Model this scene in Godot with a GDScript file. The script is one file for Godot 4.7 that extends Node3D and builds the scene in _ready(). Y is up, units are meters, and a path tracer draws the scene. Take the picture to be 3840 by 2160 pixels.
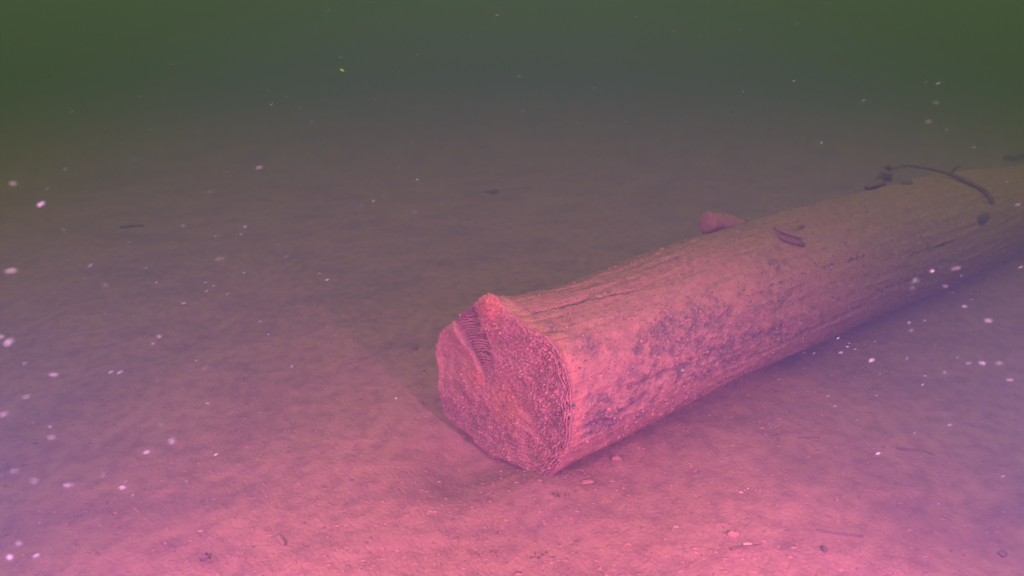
extends Node3D
# A sunken log on a silty lake bed, seen by a camera between two dive lamps.

const LOG_YAW := 0.6179                      # the log's own +x runs away from its sawn end
const LOG_AT := Vector3(0.136, 0.0, -1.283)
const STEPS := [0.0, 0.5, 1.0, 1.8, 3.0, 6.0]
const RADII := [0.192, 0.199, 0.209, 0.221, 0.187, 0.142]
const HEIGHTS := [0.157, 0.186, 0.188, 0.180, 0.156, 0.118]
const PITH := Vector3(-0.1914, 0.13, 0.0165)  # of the sawn face, in the log's axes
const FACE_U := Vector3(0.2181, 0.0, 0.9759)
const FACE_N := Vector3(-0.9759, 0.0, 0.2181)
const AROUND := 560

var rng := RandomNumberGenerator.new()
var names := {}
var fine := FastNoiseLite.new()
var broad := FastNoiseLite.new()
var soft := FastNoiseLite.new()
var rim: Array[Vector2] = []
var M := {}

# ---------------------------------------------------------------- helpers

func numbered(called: String) -> String:
	var n: int = names.get(called, 0)
	names[called] = n + 1
	return called if n == 0 else "%s_%03d" % [called, n]


func tag(o: Node, label := "", category := "", group := "", kind := "") -> void:
	if label: o.set_meta("label", label)
	if category: o.set_meta("category", category)
	if group: o.set_meta("group", group)
	if kind: o.set_meta("kind", kind)


func thing(called: String, label: String, category: String, where := Vector3.ZERO, group := "") -> Node3D:
	var o := Node3D.new()
	o.name = numbered(called)
	add_child(o)
	o.position = where
	tag(o, label, category, group)
	return o


func put(called: String, mesh: Mesh, mat: Material, parent: Node = null) -> MeshInstance3D:
	var o := MeshInstance3D.new()
	o.mesh = mesh
	o.material_override = mat
	if parent == null:
		o.name = numbered(called)
		add_child(o)
	else:
		o.name = called
		parent.add_child(o, true)
	return o


func sheet(v: PackedVector3Array, c: PackedColorArray, rows: int, cols: int, wrap: bool, out_hint: Callable) -> ArrayMesh:
	# a grid of rows x cols points, joined round when wrap is on; faces and normals look the way out_hint says
	var index := PackedInt32Array()
	var last := cols if wrap else cols - 1
	index.resize((rows - 1) * last * 6)
	var k := 0
	for i in rows - 1:
		for j in last:
			var a := i * cols + j
			var b := i * cols + (j + 1) % cols
			var d := a + cols
			var e := b + cols
			index[k] = a; index[k + 1] = b; index[k + 2] = d
			index[k + 3] = b; index[k + 4] = e; index[k + 5] = d
			k += 6
	var nrm := PackedVector3Array()
	nrm.resize(v.size())
	for t in range(0, index.size(), 3):
		var p := v[index[t]]
		var n := (v[index[t + 2]] - p).cross(v[index[t + 1]] - p)
		nrm[index[t]] += n; nrm[index[t + 1]] += n; nrm[index[t + 2]] += n
	var mid := (rows / 2) * cols + cols / 3
	var turn: bool = nrm[mid].dot(out_hint.call(v[mid])) < 0.0
	if turn:
		for t in range(0, index.size(), 3):
			var s := index[t + 1]
			index[t + 1] = index[t + 2]
			index[t + 2] = s
	for q in nrm.size():
		nrm[q] = (-nrm[q] if turn else nrm[q]).normalized()
	var arr := []
	arr.resize(Mesh.ARRAY_MAX)
	arr[Mesh.ARRAY_VERTEX] = v
	arr[Mesh.ARRAY_NORMAL] = nrm
	if c.size() == v.size(): arr[Mesh.ARRAY_COLOR] = c
	arr[Mesh.ARRAY_INDEX] = index
	var m := ArrayMesh.new()
	m.add_surface_from_arrays(Mesh.PRIMITIVE_TRIANGLES, arr)
	return m


func tube(path: Array, radii: Array, sides := 10, rough := 0.12, seed_at := 0.0) -> ArrayMesh:
	# a closed tapering limb along path, a little lumpy
	var v := PackedVector3Array()
	var n := path.size()
	var up := Vector3(0.13, 1, 0.07).normalized()
	v.resize((n + 2) * sides)
	for i in n + 2:
		var q := clampi(i - 1, 0, n - 1)
		var p: Vector3 = path[q]
		var ahead: Vector3 = (path[mini(q + 1, n - 1)] - path[maxi(q - 1, 0)]).normalized()
		var x := ahead.cross(up).normalized()
		var y := x.cross(ahead)
		for j in sides:
			var a := TAU * j / sides
			var r: float = radii[q] * (1.0 + rough * fine.get_noise_3d(i * 3.1 + seed_at, j * 5.7, seed_at))
			if i == 0 or i == n + 1: r = 0.0005
			v[i * sides + j] = p + (x * cos(a) + y * sin(a)) * r
	var half: Vector3 = path[n / 2]
	return sheet(v, PackedColorArray(), n + 2, sides, true, func(p): return p - half)


func lump(size: Vector3, seed_at: float, rough := 0.35, rings := 7, sides := 10) -> ArrayMesh:
	var v := PackedVector3Array()
	for i in rings:
		var th := PI * i / (rings - 1)
		for j in sides:
			var a := TAU * j / sides
			var d := Vector3(sin(th) * cos(a), cos(th), sin(th) * sin(a))
			if i == 0 or i == rings - 1: d = Vector3(0.001 * cos(a), d.y, 0.001 * sin(a))
			var r := 1.0 + rough * fine.get_noise_3d(d.x * 0.9 + seed_at, d.y * 0.9, d.z * 0.9)
			v.append(d * size * r)
	return sheet(v, PackedColorArray(), rings, sides, true, func(p): return p)


func curve(points: Array, n: int) -> Array:
	var c := Curve3D.new()
	for i in points.size():
		var pull: Vector3 = (points[mini(i + 1, points.size() - 1)] - points[maxi(i - 1, 0)]) / 6.0
		c.add_point(points[i], -pull, pull)
	var out := []
	for i in n: out.append(c.sample_baked(c.get_baked_length() * i / (n - 1), true))
	return out


func taper(n: int, a: float, b: float, bend := 1.0) -> Array:
	var out := []
	for i in n: out.append(lerpf(a, b, pow(float(i) / (n - 1), bend)))
	return out


func along(list: Array, s: float) -> float:
	for i in STEPS.size() - 1:
		if s < STEPS[i + 1]:
			var t := clampf((s - STEPS[i]) / (STEPS[i + 1] - STEPS[i]), 0.0, 1.0)
			return lerpf(list[i], list[i + 1], t * t * (3.0 - 2.0 * t))
	return list[-1]


func bed(x: float, z: float) -> float:
	# height of the silt: long low swells, drifted streaks, fine pocks
	var h := broad.get_noise_2d(x * 9.0, z * 9.0) * 0.018
	var u := x * 0.94 - z * 0.34
	var w := x * 0.34 + z * 0.94
	h += broad.get_noise_2d(u * 42.0 + 70.0, w * 85.0) * 0.0028
	h += soft.get_noise_2d(u * 16.0, w * 34.0) * 0.0026
	h += fine.get_noise_2d(x * 110.0, z * 110.0 + 40.0) * 0.0013
	var p := Vector2(x - LOG_AT.x, z - LOG_AT.z)
	var s := p.dot(Vector2(0.815, -0.579))
	var d := p.dot(Vector2(0.579, 0.815))
	h -= 0.018 * exp(-pow((d - 0.05) / 0.22, 2.0)) * smoothstep(-0.5, 0.0, s)
	h -= 0.03 * exp(-(Vector2(x + 0.12, z + 1.17).length_squared()) / 0.012)
	h += 0.030 * exp(-(Vector2(x - 0.075, z + 1.055).length_squared()) / 0.008)
	return h


func noise_map(freq: float, ramp: Array, seed_at: int, octaves := 4, kind := FastNoiseLite.TYPE_SIMPLEX_SMOOTH, side := 1024) -> NoiseTexture2D:
	var n := FastNoiseLite.new()
	n.noise_type = kind
	n.frequency = freq
	n.fractal_octaves = octaves
	n.seed = seed_at
	var t := NoiseTexture2D.new()
	t.width = side
	t.height = side
	t.seamless = true
	t.noise = n
	if ramp.size():
		var g := Gradient.new()
		g.offsets = PackedFloat32Array(ramp[0])
		g.colors = PackedColorArray(ramp[1])
		t.color_ramp = g
	return t


func matte(color: Color, bump: Texture2D = null, depth := 0.3, scale := 1.0, vertex := false, mottle: Texture2D = null) -> StandardMaterial3D:
	var m := StandardMaterial3D.new()
	m.albedo_color = color.linear_to_srgb()
	m.roughness = 0.95
	m.metallic_specular = 0.15
	m.vertex_color_use_as_albedo = vertex
	if bump or mottle:
		m.uv1_triplanar = true
		m.uv1_world_triplanar = true
		m.uv1_scale = Vector3.ONE * scale
	if bump:
		m.heightmap_enabled = true
		m.heightmap_texture = bump
		m.heightmap_scale = depth
	if mottle: m.albedo_texture = mottle
	return m

# ---------------------------------------------------------------- the scene

func _ready() -> void:
	var cam := Camera3D.new()
	cam.name = "camera"
	add_child(cam)
	cam.position = Vector3(0, 0.85, 0)
	cam.rotation_degrees = Vector3(-21, 0, 0)
	cam.near = 0.02
	cam.far = 150.0
	var lens := CameraAttributesPhysical.new()
	lens.frustum_focal_length = 25.734
	lens.frustum_near = 0.02
	lens.frustum_far = 150.0
	lens.exposure_aperture = 3.8
	lens.frustum_focus_distance = 1.3
	cam.attributes = lens
	cam.fov = 50.0

	# daylight that has come down through green water
	var env := Environment.new()
	env.tonemap_mode = Environment.TONE_MAPPER_LINEAR
	env.tonemap_exposure = 1.0
	env.background_mode = Environment.BG_SKY
	var sky := ProceduralSkyMaterial.new()
	sky.sky_top_color = Color(0.70, 0.91, 0.38)
	sky.sky_horizon_color = Color(0.31, 0.39, 0.20)
	sky.sky_curve = 0.35
	sky.ground_horizon_color = Color(0.34, 0.44, 0.28)
	sky.ground_bottom_color = Color(0.2, 0.24, 0.17)
	sky.sun_angle_max = 40.0
	env.sky = Sky.new()
	env.sky.sky_material = sky
	env.background_energy_multiplier = 9.6
	env.sdfgi_enabled = true
	env.ssao_enabled = true
	env.ssil_enabled = true
	# the turbid water itself
	env.fog_enabled = true
	env.fog_density = 0.10
	env.fog_light_color = Color(0.665, 0.635, 0.945)
	env.volumetric_fog_enabled = true
	env.volumetric_fog_density = 0.0
	var world := WorldEnvironment.new()
	world.name = "world"
	world.environment = env
	add_child(world)
	var water := FogVolume.new()              # what the water swallows without scattering it
	water.name = "water"
	water.shape = RenderingServer.FOG_VOLUME_SHAPE_BOX
	water.size = Vector3(88, 6, 88)
	water.position = Vector3(0, 1.6, 0)
	var swallow := FogMaterial.new()
	swallow.density = 0.12
	swallow.albedo = Color(0, 0, 0)
	water.material = swallow
	add_child(water)
	tag(water, "murky lake water", "", "", "structure")
	var sun := DirectionalLight3D.new()
	sun.name = "daylight"
	sun.light_color = Color(0.72, 1.0, 0.5)
	sun.light_energy = 0.15
	sun.light_angular_distance = 30.0
	sun.shadow_enabled = true
	sun.rotation_degrees = Vector3(-72, 160, 0)
	add_child(sun)

	fine.noise_type = FastNoiseLite.TYPE_SIMPLEX
	fine.frequency = 1.0
	fine.fractal_octaves = 2
	fine.seed = 5
	broad.noise_type = FastNoiseLite.TYPE_SIMPLEX_SMOOTH
	broad.frequency = 0.1
	broad.fractal_octaves = 3
	broad.seed = 11
	soft.noise_type = FastNoiseLite.TYPE_SIMPLEX_SMOOTH
	soft.frequency = 0.35
	soft.fractal_octaves = 5
	soft.fractal_gain = 0.6
	soft.seed = 3
	rng.seed = 77

	var grain := noise_map(0.05, [], 21, 5)
	var mottle := noise_map(0.012, [[0.0, 0.3, 0.5, 0.7, 1.0], [Color(0.80, 0.78, 0.82), Color(0.89, 0.88, 0.90), Color(0.94, 0.93, 0.94), Color(0.97, 0.965, 0.96), Color(1, 1, 1)]], 8, 5)
	M.silt = matte(Color(1, 1, 1), grain, 0.18, 1.6, true, mottle)
	M.bark = matte(Color(1, 1, 1), grain, 0.30, 3.5, true, mottle)
	M.wood = matte(Color(1, 1, 1), grain, 0.30, 4.0, true, mottle)
	M.ring = matte(Color(0.34, 0.112, 0.13), grain, 0.2, 4.0)
	M.stub = matte(Color(0.29, 0.108, 0.112), grain, 0.4, 4.0, false, mottle)
	M.dark_wood = matte(Color(0.12, 0.06, 0.068), grain, 0.3, 5.0, false, mottle)
	M.dark_bark = matte(Color(0.20, 0.083, 0.094), grain, 0.3, 5.0, false, mottle)
	M.crumb = matte(Color(0.35, 0.118, 0.125))
	M.grit = matte(Color(1, 1, 1), null, 0.0, 1.0, true)
	M.clod = matte(Color(0.33, 0.11, 0.12), grain, 0.3, 6.0)
	M.pale = matte(Color(0.48, 0.22, 0.18))
	M.leaf = matte(Color(0.25, 0.42, 0.06))

	dive_lamps()
	silt_bed()
	sunken_log()
	litter()
	specks()


func dive_lamps() -> void:
	# the two lamps beside the camera, just outside its view
	var black := StandardMaterial3D.new()
	black.albedo_color = Color(0.06, 0.06, 0.065)
	black.roughness = 0.45
	var glow := StandardMaterial3D.new()
	glow.albedo_color = Color(0.9, 0.85, 0.9)
	glow.emission_enabled = true
	glow.emission = Color(1.0, 0.72, 0.86)
	glow.emission_energy_multiplier = 3.0
	for side in [-1, 1]:
		var at := Vector3(-0.62, 0.62, -0.17) if side < 0 else Vector3(0.66, 0.66, -0.15)
		var aim := Vector3(0.0, 0.0, -1.06) if side < 0 else Vector3(0.06, 0.0, -1.06)
		var t := thing("dive_lamp", "round black dive lamp lighting the log's %s" % ("sawn end" if side < 0 else "long bark side"), "lamp", at, "dive lamps beside the camera")
		t.look_at_from_position(at, aim)
		var prof := [[0.004, 0.10], [0.022, 0.098], [0.026, 0.09], [0.026, 0.03], [0.034, 0.02], [0.036, 0.0], [0.033, -0.004], [0.030, 0.002]]
		var v := PackedVector3Array()
		for p in prof:
			for j in 24: v.append(Vector3(cos(TAU * j / 24) * p[0], sin(TAU * j / 24) * p[0], p[1]))
		put("housing", sheet(v, PackedColorArray(), prof.size(), 24, true, func(q): return Vector3(q.x, q.y, 0)), black, t)
		var face := CylinderMesh.new()
		face.top_radius = 0.029
		face.bottom_radius = 0.029
		face.height = 0.004
		var f := put("glass", face, glow, t)
		f.rotation_degrees.x = 90
		f.position.z = 0.002
		var arm := CylinderMesh.new()
		arm.top_radius = 0.007
		arm.bottom_radius = 0.007
		arm.height = 0.12
		var ar := put("arm", arm, black, t)
		ar.position = Vector3(0, 0.085, 0.06)
		var l := SpotLight3D.new()
		l.name = "beam"
		l.light_color = Color(1.0, 0.66, 0.92)
		l.light_energy = 3.1 if side < 0 else 3.95
		l.light_size = 0.03
		l.spot_range = 40.0
		l.spot_attenuation = 2.0
		l.spot_angle = 60.0 if side < 0 else 57.0
		l.spot_angle_attenuation = 1.0
		l.shadow_enabled = true
		l.position = Vector3(0, 0, -0.012)
		t.add_child(l)


func silt_bed() -> void:
	# one sheet out to the edge of sight, finest where the camera looks
	var turns: Array[float] = []
	for i in 620: turns.append(deg_to_rad(-54.0 + 108.0 * i / 619.0))
	for i in range(1, 60): turns.append(deg_to_rad(54.0 + 252.0 * i / 60.0))
	var radii: Array[float] = []
	var r := 0.12
	while r < 0.66:
		radii.append(r)
		r += 0.04
	while r < 5.0:
		radii.append(r)
		r *= 1.0062
	while r < 45.0:
		radii.append(r)
		r *= 1.06
	radii.append(45.0)
	var v := PackedVector3Array()
	var c := PackedColorArray()
	var cols := turns.size()
	v.resize(radii.size() * cols)
	c.resize(v.size())
	var pale := Color(0.33, 0.114, 0.120)
	var dull := Color(0.235, 0.083, 0.102)
	var k := 0
	for d in radii:
		for a in turns:
			var x := sin(a) * d
			var z := -cos(a) * d
			v[k] = Vector3(x, bed(x, z), z)
			var u := x * 0.94 - z * 0.34
			var w := x * 0.34 + z * 0.94
			var t := broad.get_noise_2d(u * 17.0 + 300.0, w * 38.0) * 0.9 + broad.get_noise_2d(x * 60.0, z * 90.0 + 9.0) * 0.55 + 0.18
			c[k] = pale.lerp(dull, clampf(t, 0.0, 1.0))
			k += 1
	var o := put("silt_bed", sheet(v, c, radii.size(), cols, true, func(_p): return Vector3.UP), M.silt)
	tag(o, "soft pinkish silt of the lake bed", "", "", "structure")

	# crumbs of silt lying loose on it
	var mm := MultiMesh.new()
	mm.transform_format = MultiMesh.TRANSFORM_3D
	mm.use_colors = true
	mm.mesh = lump(Vector3(1, 0.6, 1), 2.0, 0.6, 5, 7)
	mm.instance_count = 16000
	var mat := matte(Color(1, 1, 1), null, 0.0, 1.0, true)
	for i in 16000:
		var d := 0.72 + 2.6 * pow(rng.randf(), 1.7)
		var a := deg_to_rad(rng.randf_range(-50, 50))
		var x := sin(a) * d
		var z := -cos(a) * d
		var s := 0.0011 + 0.0023 * pow(rng.randf(), 4.5)
		var b := Basis.from_euler(Vector3(rng.randf_range(-0.5, 0.5), rng.randf() * TAU, rng.randf_range(-0.5, 0.5))).scaled(Vector3(s * rng.randf_range(0.8, 2.4), s, s))
		mm.set_instance_transform(i, Transform3D(b, Vector3(x, bed(x, z) + s * 0.2, z)))
		mm.set_instance_color(i, pale.lerp(Color(0.16, 0.07, 0.08), pow(rng.randf(), 2.5)) * rng.randf_range(0.85, 1.08))
	var crumbs := MultiMeshInstance3D.new()
	crumbs.name = "silt_crumbs"
	crumbs.multimesh = mm
	crumbs.material_override = mat
	add_child(crumbs)
	tag(crumbs, "loose crumbs of silt and plant scraps on the lake bed", "debris", "", "stuff")


# ---------------------------------------------------------------- the log

func face_point(q: Vector2, proud := 0.0) -> Vector3:
	return PITH + FACE_U * q.x + Vector3.UP * q.y + FACE_N * proud


func make_rim() -> void:
	# the outline of the sawn end, measured on its own plane in metres from the pith
	var given: Array[Vector2] = [Vector2(-0.069,0.241), Vector2(-0.049,0.250), Vector2(-0.029,0.250), Vector2(-0.008,0.231), Vector2(0.030,0.218), Vector2(0.063,0.206), Vector2(0.095,0.204), Vector2(0.126,0.194), Vector2(0.145,0.174), Vector2(0.160,0.142), Vector2(0.170,0.109), Vector2(0.174,0.076), Vector2(0.174,0.034), Vector2(0.172,-0.004), Vector2(0.163,-0.044), Vector2(0.151,-0.074), Vector2(0.133,-0.108), Vector2(0.113,-0.130), Vector2(0.094,-0.134), Vector2(0.050,-0.138), Vector2(0.004,-0.143), Vector2(-0.034,-0.151), Vector2(-0.049,-0.163), Vector2(-0.074,-0.147), Vector2(-0.102,-0.143), Vector2(-0.122,-0.127), Vector2(-0.172,-0.124), Vector2(-0.210,-0.109), Vector2(-0.220,-0.078), Vector2(-0.226,-0.038), Vector2(-0.221,0.006), Vector2(-0.229,0.045), Vector2(-0.219,0.089), Vector2(-0.197,0.125), Vector2(-0.161,0.153), Vector2(-0.113,0.197)]
	var c := Curve2D.new()
	var n := given.size()
	for i in n + 1:
		var pull := (given[(i + 1) % n] - given[(i + n - 1) % n]) / 7.0
		c.add_point(given[i % n], -pull, pull)
	for i in AROUND:
		var p := c.sample_baked(c.get_baked_length() * i / AROUND, true)
		rim.append(p * (1.0 + 0.012 * fine.get_noise_2d(p.x * 60.0, p.y * 60.0) + 0.008 * fine.get_noise_2d(p.x * 170.0, p.y * 170.0)))


func strip(q: Vector2) -> Vector2:
	# the stepped band across the face: (place along it in metres from the top, place across it from -1 to 1)
	var a := Vector2(-0.130, 0.184)
	var d := Vector2(0.524, -0.852)
	var t := (q - a).dot(d)
	var half := lerpf(0.045, 0.026, clampf(t / 0.15, 0.0, 1.0))
	return Vector2(t, ((q - a).dot(Vector2(0.852, 0.524)) - 0.006 * sin(t * 20.0)) / half)


func face_relief(q: Vector2, rho: float) -> float:
	var st := strip(q)
	var h := 0.0
	var inside := (1.0 - smoothstep(0.82, 1.02, absf(st.y))) * smoothstep(-0.035, -0.01, st.x) * (1.0 - smoothstep(0.12, 0.165, st.x))
	h -= 0.006 * inside
	var lobe := smoothstep(0.75, 1.05, -st.y) * (1.0 - smoothstep(0.10, 0.19, st.x))
	h += lobe * (0.006 - 0.014 * clampf(-st.y - 1.0, 0.0, 3.0) / 3.0)
	var coarse := 1.0 - 0.85 * lobe
	h += soft.get_noise_2d(q.x * 130.0, q.y * 130.0) * 0.0040 * coarse
	h += fine.get_noise_2d(q.x * 190.0 + q.y * 60.0, q.y * 190.0) * 0.0012 * coarse
	h += broad.get_noise_2d(q.x * 120.0, q.y * 120.0) * 0.007
	# growth rings follow the outline; they show best near it
	var turn := rho * 22.0 + 1.1 * fine.get_noise_2d(q.x * 14.0, q.y * 14.0)
	h += sin(turn * TAU) * (0.0030 + 0.0022 * smoothstep(0.03, 0.12, q.x)) * (0.55 + 0.9 * fine.get_noise_2d(q.angle() * 55.0 * rho, floorf(turn) * 3.7)) * smoothstep(0.08, 0.7, rho) * (1.0 - lobe) * (0.35 + 0.65 * smoothstep(-0.1, 0.35, broad.get_noise_2d(q.x * 50.0 + 9.0, q.y * 50.0) + (0.3 if q.x > 0.08 else 0.0)))
	# the clod of silt at the peak
	h += 0.012 * exp(-q.distance_squared_to(Vector2(-0.040, 0.225)) / 0.0009)
	h *= 1.0 - smoothstep(0.93, 1.0, rho)
	return h


func body_point(s: float, a: float) -> Vector2:
	var r := along(RADII, s)
	return Vector2(along(HEIGHTS, s) + r * sin(a), r * cos(a))


func grooves(s: float, a: float) -> float:
	# long cracks in the bark: (from s, a to s, a, width)
	var out := 0.0
	for g in [[-0.13, 1.36, 0.0, 1.33, 0.006], [0.03, 1.30, 0.14, 1.22, 0.005], [0.0, 0.20, 0.20, 0.16, 0.010], [0.16, 0.12, 0.55, 0.02, 0.010], [-0.06, -0.10, 0.05, 0.02, 0.016], [0.4, -0.25, 0.95, -0.15, 0.012], [0.75, 0.6, 0.95, 0.57, 0.004], [1.2, 0.35, 1.5, 0.33, 0.006], [1.0, 0.0, 1.3, -0.05, 0.007]]:
		var p := Vector2(s, a * 0.2)
		var q := Vector2(g[0], g[1] * 0.2)
		var e := Vector2(g[2], g[3] * 0.2)
		var t := clampf((p - q).dot(e - q) / (e - q).length_squared(), 0.0, 1.0)
		var away := p.distance_to(q.lerp(e, t)) + 0.006 * fine.get_noise_2d(s * 22.0, a * 6.0)
		out = maxf(out, 1.0 - smoothstep(0.0, g[4], absf(away)))
	return out


func sunken_log() -> void:
	make_rim()
	var t := thing("log", "large silt-covered log lying on the lake bed, sawn end flared and facing the camera", "log", LOG_AT)
	t.rotation.y = LOG_YAW
	# bark: rings from the rim of the sawn end, easing into the round trunk
	var stops: Array[float] = []
	var s := 0.0
	while s < 1.5:
		stops.append(s)
		s += 0.0042
	while s < 5.8:
		stops.append(s)
		s *= 1.012
	var eased: Array[Vector3] = []          # the rim without its fine raggedness
	for j in AROUND:
		var sum := Vector2.ZERO
		for q in range(-12, 13): sum += rim[(j + q + AROUND) % AROUND]
		eased.append(face_point(sum / 25.0))
	var v := PackedVector3Array()
	var c := PackedColorArray()
	v.resize((stops.size() + 1) * AROUND)
	c.resize(v.size())
	var pale := Color(0.36, 0.133, 0.132)
	var olive := Color(0.335, 0.117, 0.122)
	var bare := Color(0.075, 0.047, 0.080)
	var k := 0
	for step in stops:
		for j in AROUND:
			var e := face_point(rim[j])
			var x := e.x + step
			# the angle at which this line of bark sits on the round trunk
			var f := eased[j]
			var a := atan2(f.y - 0.145, f.z + 0.005)
			var b := body_point(x, a)
			var p := Vector3(x, b.x, b.y)
			var b0 := body_point(e.x, a)
			var ease := exp(-step / 0.085) * 0.75 + exp(-step / 0.3) * 0.25
			p.y += (f.y - b0.x) * ease + (e.y - f.y) * exp(-step / 0.012)
			p.z += (f.z - b0.y) * ease + (e.z - f.z) * exp(-step / 0.012)
			var out := Vector3(0, sin(a), cos(a))
			var grow := smoothstep(0.0, 0.02, step)
			var worn := broad.get_noise_3d(x * 34.0, sin(a) * 8.0 + 40.0, cos(a) * 8.0) * 0.8 + fine.get_noise_3d(x * 13.0, a * 4.0, 3.0) * 0.35 - 0.28
			worn += 0.8 * exp(-pow((x - 0.14) / 0.16, 2.0) - pow((a - 0.62) / 0.22, 2.0))
			worn += 0.5 * exp(-pow((x - 0.40) / 0.16, 2.0) - pow((a - 0.52) / 0.2, 2.0))
			worn += 0.6 * exp(-pow((x + 0.075) / 0.035, 2.0) - pow((a - 0.78) / 0.14, 2.0))
			worn += 0.85 * exp(-pow((x + 0.10) / 0.06, 2.0) - pow((a - 0.06) / 0.25, 2.0))
			worn += 0.4 * exp(-pow((x - 0.35) / 0.16, 2.0) - pow((a + 0.05) / 0.22, 2.0))
			worn -= 0.7 * smoothstep(0.6, 1.0, x)
			worn -= 1.1 * smoothstep(1.0, 1.5, a) * (1.0 - smoothstep(2.2, 2.7, a))
			worn -= 1.2 * (1.0 - smoothstep(-0.55, -0.2, a)) * (1.0 - smoothstep(0.3, 0.8, x))
			var rough := smoothstep(-0.35, 0.35, worn)
			var crack := grooves(x, a)
			var crumb := fine.get_noise_3d(x * 120.0, p.y * 120.0, p.z * 120.0)
			var pit := fine.get_noise_3d(x * 310.0, p.y * 310.0, p.z * 310.0)
			var clot := soft.get_noise_3d(x * 75.0, p.y * 95.0, p.z * 95.0 + 20.0) * 1.5
			var d := crumb * (0.0008 + 0.0014 * rough) + clot * (0.0012 + 0.0026 * rough)
			d += broad.get_noise_3d(x * 18.0, p.y * 60.0, p.z * 60.0) * 0.0035
			d += fine.get_noise_3d(x * 3.0, a * 7.0, 7.0) * 0.003
			d -= crack * 0.007
			p += out * d * grow
			v[k] = p
			var dark := clampf(rough * 0.76 * smoothstep(0.15, -0.45, 0.45 * clot + 0.35 * crumb + 0.65 * pit - 0.30 * (rough - 0.4)), 0.0, 1.0)
			dark = maxf(dark, 0.6 * smoothstep(0.40, 0.6, pit + 0.25 * crumb))
			dark = maxf(dark, crack * 0.6)
			dark *= smoothstep(0.015, 0.04, step)
			c[k] = pale.lerp(olive, smoothstep(0.7, 1.4, a)).lerp(Color(0.43, 0.145, 0.135), 0.8 * smoothstep(0.0, 0.012, step) * (1.0 - smoothstep(0.02, 0.035, step))).lerp(bare, dark) * (1.0 + 0.12 * clot)
			k += 1
	# the far end closes
	for j in AROUND:
		v[k] = Vector3(5.8, 0.118, 0.0)
		c[k] = bare
		k += 1
	var scraps: Array[Transform3D] = []
	var tints: Array[Color] = []
	for i in 15000:
		var row := int(minf(pow(rng.randf(), 0.9) * 380.0, stops.size() - 1.0))
		var at := row * AROUND + rng.randi() % AROUND
		var e := v[at] - Vector3(0, 0.17, 0)
		e.x = 0.0
		if e.y < -0.12 or (e.y > 0.15 and rng.randf() < 0.75): continue
		scraps.append(crumb_at(v[at], e.normalized(), 0.0011 + 0.0022 * pow(rng.randf(), 3.0)))
		tints.append(pale.lerp(bare, pow(rng.randf(), 2.0) * 0.9) * rng.randf_range(0.8, 1.2))
	var bark := put("bark", sheet(v, c, stops.size() + 1, AROUND, true, func(p): return Vector3(0, p.y - 0.17, p.z)), M.bark, t)
	scatter("silt_crumbs", scraps, tints, bark)

	# the sawn face
	var rows := 120
	v = PackedVector3Array()
	c = PackedColorArray()
	v.resize(rows * AROUND)
	c.resize(v.size())
	var heart := Color(0.40, 0.125, 0.085)
	var sap := Color(0.345, 0.120, 0.130)
	k = 0
	for i in rows:
		var rho := pow(float(i) / (rows - 1), 0.8)
		for j in AROUND:
			var q := rim[j] * rho
			v[k] = face_point(q, face_relief(q, rho))
			var st := strip(q)
			var lobe := smoothstep(0.75, 1.05, -st.y) * (1.0 - smoothstep(0.10, 0.19, st.x))
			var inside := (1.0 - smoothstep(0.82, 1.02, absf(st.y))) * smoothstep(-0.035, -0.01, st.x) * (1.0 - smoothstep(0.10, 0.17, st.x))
			var col := sap.lerp(heart, exp(-q.length_squared() / 0.0022) * 0.8)
			col = col.lerp(pale, maxf(lobe, smoothstep(0.93, 1.0, rho) * 0.8))
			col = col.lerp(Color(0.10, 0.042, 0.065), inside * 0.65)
			col = col.lerp(Color(0.17, 0.068, 0.095), 0.5 * (1.0 - lobe) * smoothstep(0.05, 0.5, broad.get_noise_2d(q.x * 90.0 + 50.0, q.y * 90.0) + 0.4 * fine.get_noise_2d(q.x * 70.0, q.y * 70.0)))
			# silt caught along the step and at the peak
			col = col.lerp(Color(0.46, 0.13, 0.105), exp(-q.distance_squared_to(Vector2(-0.040, 0.222)) / 0.0009))
			col = col.lerp(Color(0.47, 0.13, 0.095), 0.8 * exp(-q.distance_squared_to(Vector2(-0.092, 0.040)) / 0.0005))
			c[k] = col * (1.0 + 0.16 * fine.get_noise_2d(q.x * 110.0, q.y * 110.0))
			k += 1
	var face := put("sawn_face", sheet(v, c, rows, AROUND, true, func(_p): return FACE_N), M.wood, t)

	scraps.clear()
	tints.clear()
	for i in 3600:
		var at := int(sqrt(rng.randf()) * (rows - 3)) * AROUND + rng.randi() % AROUND
		var d := v[at] - PITH
		var st := strip(Vector2(d.dot(FACE_U), d.y))
		if st.y < -0.8 and st.x < 0.15 and rng.randf() < 0.85: continue
		if absf(st.y) < 0.9 and st.x < 0.14: continue
		scraps.append(crumb_at(v[at], FACE_N, 0.0010 + 0.0020 * pow(rng.randf(), 2.5)))
		tints.append(c[at].lerp(Color(0.42, 0.15, 0.15) if rng.randf() < 0.5 else Color(0.14, 0.055, 0.08), rng.randf() * 0.5))
	scatter("silt_crumbs", scraps, tints, face)

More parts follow.
